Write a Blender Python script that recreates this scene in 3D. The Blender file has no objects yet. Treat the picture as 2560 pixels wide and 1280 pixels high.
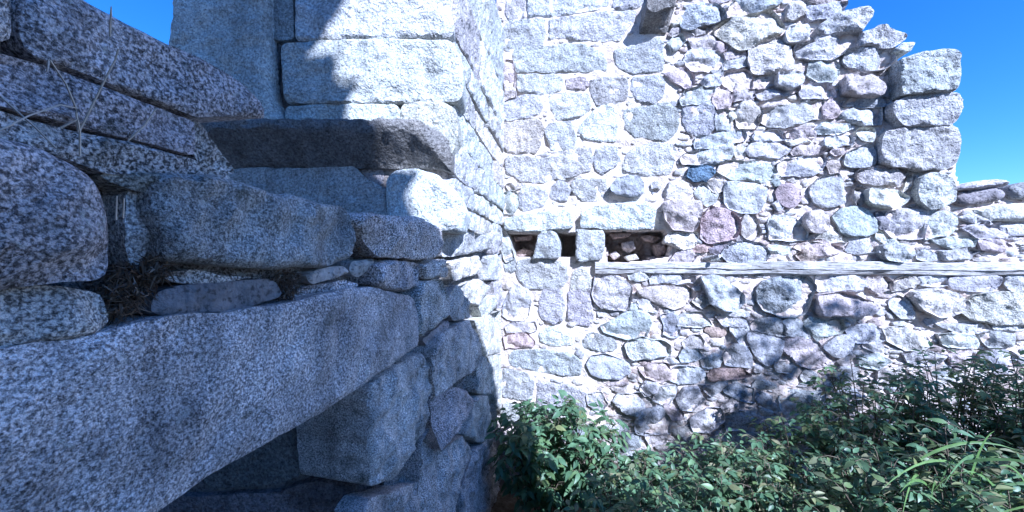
import bpy, math, random
import numpy as np
from mathutils import Vector, Matrix, Euler
from mathutils.geometry import delaunay_2d_cdt

# ------------------------------------------------------------------ camera, sky, sun, exposure
H = 2.4                                   # camera height above the ground
F = 900.0                                 # focal length in photo pixels (photo 2560 x 1280)
scene = bpy.context.scene
cam_d = bpy.data.cameras.new('camera'); cam = bpy.data.objects.new('camera', cam_d)
scene.collection.objects.link(cam); scene.camera = cam
cam.location = (0, 0, H); cam.rotation_euler = (math.pi/2, 0, 0)
cam_d.sensor_width = 36; cam_d.lens = 36*F/2560; cam_d.clip_start = 0.02; cam_d.clip_end = 3000

SUN = np.array([.378, -.692, .616]); SUN /= np.linalg.norm(SUN)
world = bpy.data.worlds.new('World'); scene.world = world; world.use_nodes = True
wn = world.node_tree.nodes; wl = world.node_tree.links; wn.clear()
sky = wn.new('ShaderNodeTexSky'); sky.sky_type = 'NISHITA'; sky.sun_disc = False
sky.sun_elevation = math.asin(SUN[2]); sky.sun_rotation = math.atan2(SUN[0], SUN[1])
sky.altitude = 900; sky.air_density = 1.0; sky.dust_density = 0.2; sky.ozone_density = 4.0
bgn = wn.new('ShaderNodeBackground'); bgn.inputs['Strength'].default_value = 0.088
won = wn.new('ShaderNodeOutputWorld')
hs = wn.new('ShaderNodeHueSaturation'); hs.inputs['Saturation'].default_value = 1.21
wl.new(sky.outputs[0], hs.inputs['Color']); wl.new(hs.outputs[0], bgn.inputs[0]); wl.new(bgn.outputs[0], won.inputs[0])
sun_d = bpy.data.lights.new('sun', 'SUN'); sun = bpy.data.objects.new('sun', sun_d)
scene.collection.objects.link(sun)
sun_d.energy = 5.0; sun_d.angle = math.radians(0.5); sun_d.color = (1, .91, .79)
sun.location = (4, -7, 12)
sun.rotation_euler = Vector(-SUN).to_track_quat('-Z', 'Y').to_euler()
vs = scene.view_settings
vs.view_transform = 'Standard'; vs.look = 'None'; vs.gamma = 1; vs.use_curve_mapping = False
vs.exposure = 1.30
vs.use_white_balance = True; vs.white_balance_temperature = 4700; vs.white_balance_tint = 18

rnd = random.Random(7)
C = scene.collection

# ------------------------------------------------------------------ noise (numpy)
_rs = np.random.RandomState(3)
_perm = _rs.permutation(256); _perm = np.concatenate([_perm, _perm, _perm])
_grad = _rs.normal(size=(256, 3)); _grad /= np.linalg.norm(_grad, axis=1)[:, None]
def perlin(p):
    p = np.asarray(p, float); i = np.floor(p).astype(int); f = p-i; i &= 255
    u = f*f*f*(f*(f*6-15)+10)
    def g(dx, dy, dz):
        h = _perm[_perm[_perm[i[:, 0]+dx]+i[:, 1]+dy]+i[:, 2]+dz] & 255
        return (_grad[h]*(f-np.array([dx, dy, dz]))).sum(1)
    def L(a, b, t): return a+(b-a)*t
    x00 = L(g(0,0,0), g(1,0,0), u[:,0]); x10 = L(g(0,1,0), g(1,1,0), u[:,0])
    x01 = L(g(0,0,1), g(1,0,1), u[:,0]); x11 = L(g(0,1,1), g(1,1,1), u[:,0])
    return L(L(x00, x10, u[:,1]), L(x01, x11, u[:,1]), u[:,2])*1.5
def fbm(p, scale, octs=3, gain=.5):
    p = np.asarray(p, float)*scale; a = 1; s = 0
    for k in range(octs):
        s = s+a*perlin(p+k*17.3); a *= gain; p = p*2.03
    return s

# ------------------------------------------------------------------ planes of the place
class Plane:
    def __init__(s, p0, u):
        s.p0 = np.array([p0[0], p0[1], H]); u = np.array([u[0], u[1], 0.]); s.u = u/np.linalg.norm(u)
        s.v = np.array([0, 0, 1.]); s.n = np.cross(s.u, s.v)
    def uv(s, pts, off=0.):               # photo pixel -> point of the wall's face at this offset
        out = []
        for x, y in pts:
            r = np.array([(x-1280)/F, 1, (640-y)/F]); o = np.array([0, 0, H]); q = s.p0+s.n*off
            t = s.n.dot(q-o)/s.n.dot(r); w = o+r*t-s.p0
            out.append((w.dot(s.u), w.dot(s.v)))
        return np.array(out)
    def w(s, uv, h):
        uv = np.asarray(uv, float); h = np.broadcast_to(np.asarray(h, float), (len(uv),))
        return s.p0+uv[:, :1]*s.u+uv[:, 1:2]*s.v+h[:, None]*s.n
PR = Plane((-.111, 4.0), (4.19, -1))      # sunlit rubble wall
PA = Plane((-.111, 4.0), (.19, 1))        # shaded wall on the left
PC = Plane((-.111, 4.0), (.144, 1))       # side of the pier
PB = Plane((0, 2.2), (1, 0))              # front of the pier
PJ = Plane((0, 1.53), (1, 0))             # jamb under the lintel

# ------------------------------------------------------------------ objects
def empty(name, loc, label, cat, group=None):
    o = bpy.data.objects.new(name, None); C.objects.link(o); o.location = loc; o.empty_display_size = .1
    o['label'] = label; o['category'] = cat
    if group: o['group'] = group
    return o
def mesh_obj(name, verts, faces, mat, parent=None, smooth=True, color=None, label=None, kind=None):
    me = bpy.data.meshes.new(name)
    verts = np.asarray(verts, float)
    if parent is not None: verts = verts-np.array(parent.location)
    me.from_pydata(verts.tolist(), [], [list(map(int, f)) for f in faces])
    if smooth: me.polygons.foreach_set('use_smooth', np.ones(len(me.polygons), bool))
    if smooth and len(me.polygons) < 60000: me.set_sharp_from_angle(angle=math.radians(42))
    me.materials.append(mat)
    o = bpy.data.objects.new(name, me); C.objects.link(o)
    if parent is not None: o.parent = parent
    if color is not None: o.color = (*color, 1)
    if label: o['label'] = label
    if kind: o['kind'] = kind
    return o

# ------------------------------------------------------------------ materials
def newmat(name):
    m = bpy.data.materials.new(name); m.use_nodes = True; nt = m.node_tree; nt.nodes.clear()
    out = nt.nodes.new('ShaderNodeOutputMaterial'); b = nt.nodes.new('ShaderNodeBsdfPrincipled')
    nt.links.new(b.outputs[0], out.inputs[0]); b.inputs['Roughness'].default_value = .9
    if 'Specular IOR Level' in b.inputs: b.inputs['Specular IOR Level'].default_value = .25
    return m, nt, b
def N(nt, t, **k):
    n = nt.nodes.new(t)
    for a, v in k.items(): setattr(n, a, v)
    return n
def noise(nt, vec, scale, detail=2, rough=.55, dist=0):
    n = N(nt, 'ShaderNodeTexNoise'); n.inputs['Scale'].default_value = scale
    n.inputs['Detail'].default_value = detail; n.inputs['Roughness'].default_value = rough
    n.inputs['Distortion'].default_value = dist
    nt.links.new(vec, n.inputs['Vector']); return n.outputs['Fac']
def ramp(nt, fac, stops):
    r = N(nt, 'ShaderNodeValToRGB'); e = r.color_ramp.elements
    while len(e) < len(stops): e.new(.5)
    for q, (p, c) in zip(e, stops):
        q.position = p; q.color = (*c, 1) if len(c) == 3 else c
    nt.links.new(fac, r.inputs[0]); return r.outputs[0]
def mix(nt, a, b, fac, mode='MIX'):
    m = N(nt, 'ShaderNodeMix', data_type='RGBA', blend_type=mode)
    for s, v in ((0, fac), (6, a), (7, b)):
        if hasattr(v, 'is_output'): nt.links.new(v, m.inputs[s])
        else: m.inputs[s].default_value = v if s == 0 else (*v, 1)
    return m.outputs[2]
def bump(nt, bsdf, hs):                   # hs: list of (height socket, strength, distance)
    prev = None
    for h, st, d in hs:
        b = N(nt, 'ShaderNodeBump'); b.inputs['Strength'].default_value = st; b.inputs['Distance'].default_value = d
        nt.links.new(h, b.inputs['Height'])
        if prev: nt.links.new(prev, b.inputs['Normal'])
        prev = b.outputs[0]
    nt.links.new(prev, bsdf.inputs['Normal'])
def g(v): return (v, v, v)
def stone_mat(name, grain, dark, light, contrast=(.38, .62), bumps=((40, .5, .01), (120, .5, .004)), island=False, patch=.35):
    m, nt, b = newmat(name)
    pos = N(nt, 'ShaderNodeNewGeometry').outputs['Position']
    gr = ramp(nt, noise(nt, pos, grain, 3, .6, .4), [(contrast[0], g(dark)), (contrast[1], g(light))])
    sp = ramp(nt, noise(nt, pos, grain*1.9, 2, .5), [(.34, g(.35)), (.46, g(1))])
    lg = ramp(nt, noise(nt, pos, 5.5, 5, .6), [(.3, g(1-patch)), (.62, g(1.1))])
    if island:
        ri = N(nt, 'ShaderNodeNewGeometry').outputs['Random Per Island']
        base = ramp(nt, ri, [(0, (.48, .475, .47)), (.3, (.5, .45, .42)), (.5, (.6, .57, .53)), (.7, (.42, .43, .45)), (.85, (.42, .35, .32)), (1, (.56, .55, .53))])
    else:
        base = N(nt, 'ShaderNodeObjectInfo').outputs['Color']
    warm = mix(nt, (1, .93, .84), (.94, .98, 1.03), noise(nt, pos, 9, 3))
    c = mix(nt, base, gr, 1, 'MULTIPLY'); c = mix(nt, c, sp, .8, 'MULTIPLY')
    pit = ramp(nt, noise(nt, pos, 32, 3, .6, .3), [(.26, g(.25)), (.36, g(1))])
    c = mix(nt, c, lg, 1, 'MULTIPLY'); c = mix(nt, c, warm, .7, 'MULTIPLY'); c = mix(nt, c, pit, .8, 'MULTIPLY')
    mp = N(nt, 'ShaderNodeMapping'); nt.links.new(pos, mp.inputs[0]); mp.inputs['Scale'].default_value = (7, 7, .9)
    c = mix(nt, c, ramp(nt, noise(nt, mp.outputs[0], 1.6, 5, .65, .4), [(.33, g(.62)), (.5, g(1)), (.7, g(1.08))]), .75, 'MULTIPLY')
    nt.links.new(c, b.inputs['Base Color'])
    bump(nt, b, [(noise(nt, pos, s, 3, .65), st, d) for s, st, d in bumps])
    return m
M = {}
def near_mat():
    m, nt, b = newmat('coarse_granite')
    pos = N(nt, 'ShaderNodeNewGeometry').outputs['Position']
    g1 = ramp(nt, noise(nt, pos, 290, 3, .65, .3), [(.40, g(.22)), (.5, g(1.0)), (.60, g(2.0))])
    g2 = ramp(nt, noise(nt, pos, 150, 4, .7, .3), [(.42, g(.14)), (.51, g(1.0)), (.585, g(2.1))])
    rn = N(nt, 'ShaderNodeMath', operation='MULTIPLY_ADD'); rn.use_clamp = True
    nt.links.new(N(nt, 'ShaderNodeObjectInfo').outputs['Random'], rn.inputs[0]); rn.inputs[1].default_value = .5
    nt.links.new(noise(nt, pos, 8, 3), rn.inputs[2])
    gr = mix(nt, g1, g2, rn.outputs[0])
    lg = ramp(nt, noise(nt, pos, 4.5, 6, .68), [(.28, g(.5)), (.5, g(.95)), (.68, g(1.25))])
    base = N(nt, 'ShaderNodeObjectInfo').outputs['Color']
    c = mix(nt, base, gr, 1, 'MULTIPLY'); c = mix(nt, c, lg, 1, 'MULTIPLY')
    mp = N(nt, 'ShaderNodeMapping'); nt.links.new(pos, mp.inputs[0]); mp.inputs['Scale'].default_value = (7, 7, .9)
    c = mix(nt, c, ramp(nt, noise(nt, mp.outputs[0], 1.6, 5, .65, .4), [(.33, g(.62)), (.5, g(1)), (.7, g(1.08))]), .75, 'MULTIPLY')
    lich = ramp(nt, noise(nt, pos, 26, 5, .7, .8), [(.60, g(0)), (.68, g(.75))])
    c = mix(nt, c, (.50, .50, .46), lich)
    moss = ramp(nt, noise(nt, pos, 6.5, 5, .7, .5), [(.57, g(0)), (.70, g(.8))])
    c = mix(nt, c, (.075, .078, .06), moss)
    nt.links.new(c, b.inputs['Base Color'])
    bump(nt, b, [(noise(nt, pos, 28, 4, .7), .7, .014), (noise(nt, pos, 140, 3, .65), .9, .005)])
    return m
M['near'] = near_mat()
M['granite'] = stone_mat('granite', 70, .66, 1.2, (.4, .6), ((20, .8, .026), (55, 1.0, .013)), patch=.25)
M['field'] = stone_mat('fieldstone', 40, .8, 1.15, (.35, .65), ((15, .75, .022), (48, .8, .009)), patch=.26)
M['pin'] = stone_mat('pinning_stone', 40, .75, 1.15, (.35, .65), ((20, .6, .01), (60, .5, .004)), island=True)

def mortar_mat():
    m, nt, b = newmat('lime_mortar')
    pos = N(nt, 'ShaderNodeNewGeometry').outputs['Position']
    c = ramp(nt, noise(nt, pos, 3.5, 5, .65), [(.32, (.52, .43, .355)), (.5, (.65, .58, .51)), (.7, (.72, .675, .615))])
    sp = ramp(nt, noise(nt, pos, 70, 3, .6), [(.36, g(.62)), (.5, g(1))])
    c = mix(nt, c, sp, .7, 'MULTIPLY')
    at = N(nt, 'ShaderNodeAttribute', attribute_name='earth')
    c2 = ramp(nt, noise(nt, pos, 14, 4, .6), [(.30, (.33, .25, .21)), (.44, (.58, .49, .425)), (.66, (.72, .655, .59))])
    c = mix(nt, c, c2, at.outputs['Fac'])
    nt.links.new(c, b.inputs['Base Color'])
    bump(nt, b, [(noise(nt, pos, 13, 5, .7), .8, .03), (noise(nt, pos, 55, 3, .6), .8, .010)])
    return m
M['mortar'] = mortar_mat()
def wood_mat():
    m, nt, b = newmat('weathered_wood')
    pos = N(nt, 'ShaderNodeNewGeometry').outputs['Position']
    mp = N(nt, 'ShaderNodeMapping'); nt.links.new(pos, mp.inputs[0])
    mp.inputs['Rotation'].default_value = (0, 0, math.atan2(1, 4.19)); mp.inputs['Scale'].default_value = (1.6, 30, 55)
    gr = noise(nt, mp.outputs[0], 1.6, 5, .65, .5)
    c = ramp(nt, gr, [(.34, (.13, .115, .10)), (.45, (.38, .365, .34)), (.64, (.56, .55, .53))])
    nt.links.new(c, b.inputs['Base Color']); bump(nt, b, [(gr, .8, .012)])
    return m
M['wood'] = wood_mat()
def soil_mat():
    m, nt, b = newmat('soil')
    pos = N(nt, 'ShaderNodeNewGeometry').outputs['Position']
    c = ramp(nt, noise(nt, pos, 12, 5, .7), [(.3, (.05, .04, .03)), (.55, (.12, .095, .07)), (.75, (.2, .17, .13))])
    nt.links.new(c, b.inputs['Base Color']); bump(nt, b, [(noise(nt, pos, 25, 4, .7), .8, .03)])
    return m
M['soil'] = soil_mat()
def leaf_mat(name, cols, trans=.34):
    m, nt, b = newmat(name)
    ri = N(nt, 'ShaderNodeNewGeometry').outputs['Random Per Island']
    oi = N(nt, 'ShaderNodeObjectInfo').outputs['Random']
    ad = N(nt, 'ShaderNodeMath', operation='ADD'); nt.links.new(ri, ad.inputs[0]); nt.links.new(oi, ad.inputs[1])
    fr = N(nt, 'ShaderNodeMath', operation='FRACT'); nt.links.new(ad.outputs[0], fr.inputs[0])
    c = ramp(nt, fr.outputs[0], [(i/(len(cols)-1), k) for i, k in enumerate(cols)])
    pos = N(nt, 'ShaderNodeNewGeometry').outputs['Position']
    c = mix(nt, c, ramp(nt, noise(nt, pos, 30, 2), [(.3, g(.75)), (.7, g(1.15))]), 1, 'MULTIPLY')
    nt.links.new(c, b.inputs['Base Color']); b.inputs['Roughness'].default_value = .45
    b.inputs['Specular IOR Level'].default_value = .5
    t = N(nt, 'ShaderNodeBsdfTranslucent'); nt.links.new(c, t.inputs[0])
    ms = N(nt, 'ShaderNodeMixShader'); ms.inputs[0].default_value = trans
    out = [n for n in nt.nodes if n.type == 'OUTPUT_MATERIAL'][0]
    nt.links.new(b.outputs[0], ms.inputs[1]); nt.links.new(t.outputs[0], ms.inputs[2]); nt.links.new(ms.outputs[0], out.inputs[0])
    return m
M['leaf'] = leaf_mat('green_leaf', [(.10, .195, .10), (.14, .25, .125), (.06, .125, .065), (.17, .27, .11), (.11, .21, .115)])
M['leaf2'] = leaf_mat('olive_leaf', [(.11, .18, .08), (.16, .23, .085), (.065, .12, .06), (.21, .26, .09), (.30, .28, .16), (.09, .165, .08)])
M['blade'] = leaf_mat('grass_blade', [(.12, .23, .06), (.17, .28, .08), (.10, .19, .09)])
M['straw'] = leaf_mat('dry_straw', [(.6, .53, .42), (.7, .64, .53), (.5, .43, .33)], .15)
M['debris'] = leaf_mat('dead_leaves', [(.12, .08, .055), (.22, .16, .10), (.06, .05, .04), (.34, .27, .19)], .1)
def bark_mat():
    m, nt, b = newmat('bark')
    pos = N(nt, 'ShaderNodeNewGeometry').outputs['Position']
    nt.links.new(ramp(nt, noise(nt, pos, 40, 4), [(.3, (.07, .055, .04)), (.7, (.2, .17, .12))]), b.inputs['Base Color'])
    return m
M['bark'] = bark_mat()

TINT = dict(G=(.47, .475, .475), W=(.60, .585, .54), V=(.58, .60, .585), P=(.47, .425, .41), K=(.43, .365, .355), B=(.40, .415, .435),
            L=(.46, .46, .48), D=(.25, .25, .26), R=(.39, .315, .28), Q=(.17, .24, .34), S=(.40, .405, .405))

# ------------------------------------------------------------------ stone builder
def smooth_outline(poly, rd, h, jit):
    p = np.asarray(poly, float)
    area = .5*np.sum(p[:, 0]*np.roll(p[:, 1], -1)-np.roll(p[:, 0], -1)*p[:, 1])
    if area < 0: p = p[::-1]
    for c in (rd, rd*.4):
        q = np.roll(p, -1, 0); ln = np.linalg.norm(q-p, axis=1)[:, None]; f = np.minimum(c/np.maximum(ln, 1e-6), .27)
        a = p*(1-f)+q*f; b = p*f+q*(1-f)
        p = np.empty((2*len(a), 2)); p[0::2] = a; p[1::2] = b
    q = np.roll(p, -1, 0); seg = np.linalg.norm(q-p, axis=1); cum = np.concatenate([[0], np.cumsum(seg)])
    n = max(10, int(cum[-1]/h)); t = np.arange(n)*cum[-1]/n
    k = np.clip(np.searchsorted(cum, t, side='right')-1, 0, len(p)-1)
    f = ((t-cum[k])/np.maximum(seg[k], 1e-9))[:, None]
    out = p[k]*(1-f)+q[k]*f
    if jit:
        z = np.c_[out, np.full(len(out), rnd.uniform(0, 90))]
        out = out+np.c_[fbm(z, 9, 3), fbm(z+41, 9, 3)]*jit
    return out
def inside(pts, poly):
    x, y = pts[:, 0], pts[:, 1]; r = np.zeros(len(pts), bool); j = len(poly)-1
    for i in range(len(poly)):
        xi, yi = poly[i]; xj, yj = poly[j]
        c = ((yi > y) != (yj > y)) & (x < (xj-xi)*(y-yi)/((yj-yi) or 1e-12)+xi)
        r ^= c; j = i
    return r
def edge_dist(pts, poly):
    a = poly; b = np.roll(poly, -1, 0); ab = b-a; d = np.full(len(pts), 1e9)
    for i in range(len(a)):
        ap = pts-a[i]; t = np.clip((ap@ab[i])/max(ab[i]@ab[i], 1e-12), 0, 1)
        d = np.minimum(d, np.linalg.norm(ap-t[:, None]*ab[i], axis=1))
    return d
def stone_geo(poly_uv, plane, d, back=-.12, edge=.35, r=.05, rough=.006, h=.02, rd=.02, jit=.004, tilt=.03, sc=9, facets=0, grow=0.):
    poly_uv = np.asarray(poly_uv, float)
    if grow: c0 = poly_uv.mean(0); dl = poly_uv-c0; poly_uv = c0+dl*(1+grow/np.maximum(np.linalg.norm(dl, axis=1), .02))[:, None]
    ol = smooth_outline(poly_uv, rd, h, jit)
    mn, mx = ol.min(0), ol.max(0)
    gx = np.arange(mn[0], mx[0], h); gy = np.arange(mn[1], mx[1], h*.87)
    X, Y = np.meshgrid(gx, gy); X = X+(np.arange(len(gy)) % 2)[:, None]*h*.5
    pts = np.c_[X.ravel(), Y.ravel()]; pts = pts+np.array([[rnd.uniform(-.2, .2)*h, rnd.uniform(-.2, .2)*h] for _ in pts]).reshape(-1, 2)
    if len(pts):
        pts = pts[inside(pts, ol)]
        if len(pts): pts = pts[edge_dist(pts, ol) > h*.45]
    allp = np.concatenate([ol, pts]) if len(pts) else ol
    n = len(ol)
    vc, _, fc, ov, _, _ = delaunay_2d_cdt([Vector(p) for p in allp], [(i, (i+1) % n) for i in range(n)], [list(range(n))], 1, 1e-6)
    vc = np.array([(v.x, v.y) for v in vc])
    dist = edge_dist(vc, ol)
    size = min(mx-mn); r = min(r, size*.45)
    e = np.clip(dist/r, 0, 1); prof = np.sqrt(np.clip(1-(1-e)**2, 0, 1))
    c = vc-ol.mean(0); sgn = np.array([rnd.uniform(-tilt, tilt), rnd.uniform(-tilt, tilt)])
    w0 = plane.w(vc, 0)+rnd.uniform(-.3, .3)
    hh = d*edge+d*(1-edge)*prof+(c@sgn)*prof+fbm(w0, sc, 4, .55)*rough*(0.35+prof*1.2)
    hh += -np.abs(fbm(w0+9, sc*.6, 2))*rough*1.2*prof
    half = (mx-mn)/2
    for _ in range(facets):
        th = rnd.uniform(0, 6.283); dr = np.array([math.cos(th), math.sin(th)]); ext = abs(dr[0])*half[0]+abs(dr[1])*half[1]
        hh -= np.maximum(0, c@dr-ext*rnd.uniform(-.1, .55))*rnd.uniform(.12, .42)*prof
    hh = np.maximum(hh, -.03+.4*back*0)
    V = plane.w(vc, hh)
    # sides: boundary loop back into the wall
    cnt = {}
    for f in fc:
        for i in range(len(f)):
            a, b = f[i], f[(i+1) % len(f)]; cnt[(a, b)] = cnt.get((a, b), 0)+1
    bd = [(a, b) for (a, b) in cnt if (b, a) not in cnt]
    vid = {}; extra = []; faces = [tuple(f) for f in fc]
    bv = sorted({a for a, b in bd}|{b for a, b in bd})
    cen = vc.mean(0)
    for a in bv: vid[a] = len(V)+len(extra); extra.append(vc[a]+(cen-vc[a])*.03)
    V = np.concatenate([V, plane.w(np.array(extra), back)])
    for a, b in bd: faces.append((b, a, vid[a], vid[b]))
    return V, faces
def stone(name, poly, plane, parent, tint, mat='granite', px=True, d=.03, label=None, **k):
    uv = plane.uv(poly, d) if px else np.asarray(poly, float)
    V, Fc = stone_geo(uv, plane, d, **k)
    c = np.array(TINT[tint] if isinstance(tint, str) else tint)
    c = np.clip(c*rnd.uniform(.86, 1.12)+np.array([rnd.uniform(-.015, .015) for _ in range(3)]), .02, .8)
    return mesh_obj(name, V, Fc, M[mat], parent, color=c, label=label)

def sheet(name, poly_uv, plane, parent, hfun, step=.02, depth=.5, earth=None, mat='mortar'):
    mn, mx = poly_uv.min(0), poly_uv.max(0)
    gx = np.arange(mn[0], mx[0]+step, step); gy = np.arange(mn[1], mx[1]+step, step)
    X, Y = np.meshgrid(gx, gy); P = np.c_[X.ravel(), Y.ravel()]; nx = len(gx); ny = len(gy)
    cx = P.reshape(ny, nx, 2); cc = ((cx[:-1, :-1]+cx[1:, 1:])/2).reshape(-1, 2)
    keep = inside(cc, poly_uv).reshape(ny-1, nx-1)
    jj, ii = np.nonzero(keep)
    quads = np.c_[jj*nx+ii, jj*nx+ii+1, (jj+1)*nx+ii+1, (jj+1)*nx+ii]
    hh = hfun(P)
    V = plane.w(P, hh)
    used = np.unique(quads); mp = -np.ones(len(P), int); mp[used] = np.arange(len(used)); V = V[used]; quads = mp[quads]
    ed = {}
    for q in quads:
        for k in range(4): ed[(q[k], q[(k+1) % 4])] = 1
    bd = [(a, b) for a, b in ed if (b, a) not in ed]
    bv = sorted({x for e in bd for x in e}); bi = {a: len(V)+i for i, a in enumerate(bv)}
    Vb = V[bv]; dd = (Vb-plane.p0)@plane.n
    V = np.concatenate([V, Vb-(dd+depth)[:, None]*plane.n])
    faces = [tuple(q) for q in quads]+[(b, a, bi[a], bi[b]) for a, b in bd]
    # closed back
    back = mesh_obj(name, V, faces, M[mat], parent)
    me = back.data; at = me.attributes.new('earth', 'FLOAT', 'POINT')
    ev = earth(P[used]) if earth is not None else np.zeros(len(used))
    full = np.concatenate([ev, np.ones(len(bv))*(.6 if earth is not None else 0)])
    at.data.foreach_set('value', full.astype(np.float32))
    return back
def prism(name, poly_uv, plane, h0, h1, mat, parent, color=None, kind=None):
    n = len(poly_uv); V = np.concatenate([plane.w(poly_uv, h1), plane.w(poly_uv, h0)])
    faces = [tuple(range(n)), tuple(range(2*n-1, n-1, -1))]+[((i+1) % n, i, n+i, n+(i+1) % n) for i in range(n)]
    return mesh_obj(name, V, faces, mat, parent, smooth=False, color=color, kind=kind)

# ================================================================== GROUND
def ground():
    xs = np.concatenate([np.linspace(-400, -8, 12), np.linspace(-7, 7, 90), np.linspace(8, 400, 12)])
    X, Y = np.meshgrid(xs, xs); P = np.c_[X.ravel(), Y.ravel(), np.zeros(X.size)]
    near = np.clip(1-np.hypot(P[:, 0], P[:, 1]-1)/9, 0, 1)
    P[:, 2] = fbm(P*1., 1.1, 4)*.09*near+np.clip(P[:, 0]-.6, 0, 4)*.13*near
    n = len(xs); q = [(j*n+i, j*n+i+1, (j+1)*n+i+1, (j+1)*n+i) for j in range(n-1) for i in range(n-1)]
    o = mesh_obj('ground', P, q, M['soil']); o['kind'] = 'structure'
    return o
ground()
def gz(x, y):
    near = max(0, 1-math.hypot(x, y-1)/9)
    return float(fbm(np.array([[x, y, 0.]]), 1.1, 4)[0])*.09*near+min(max(x-.6, 0), 4)*.13*near

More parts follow.
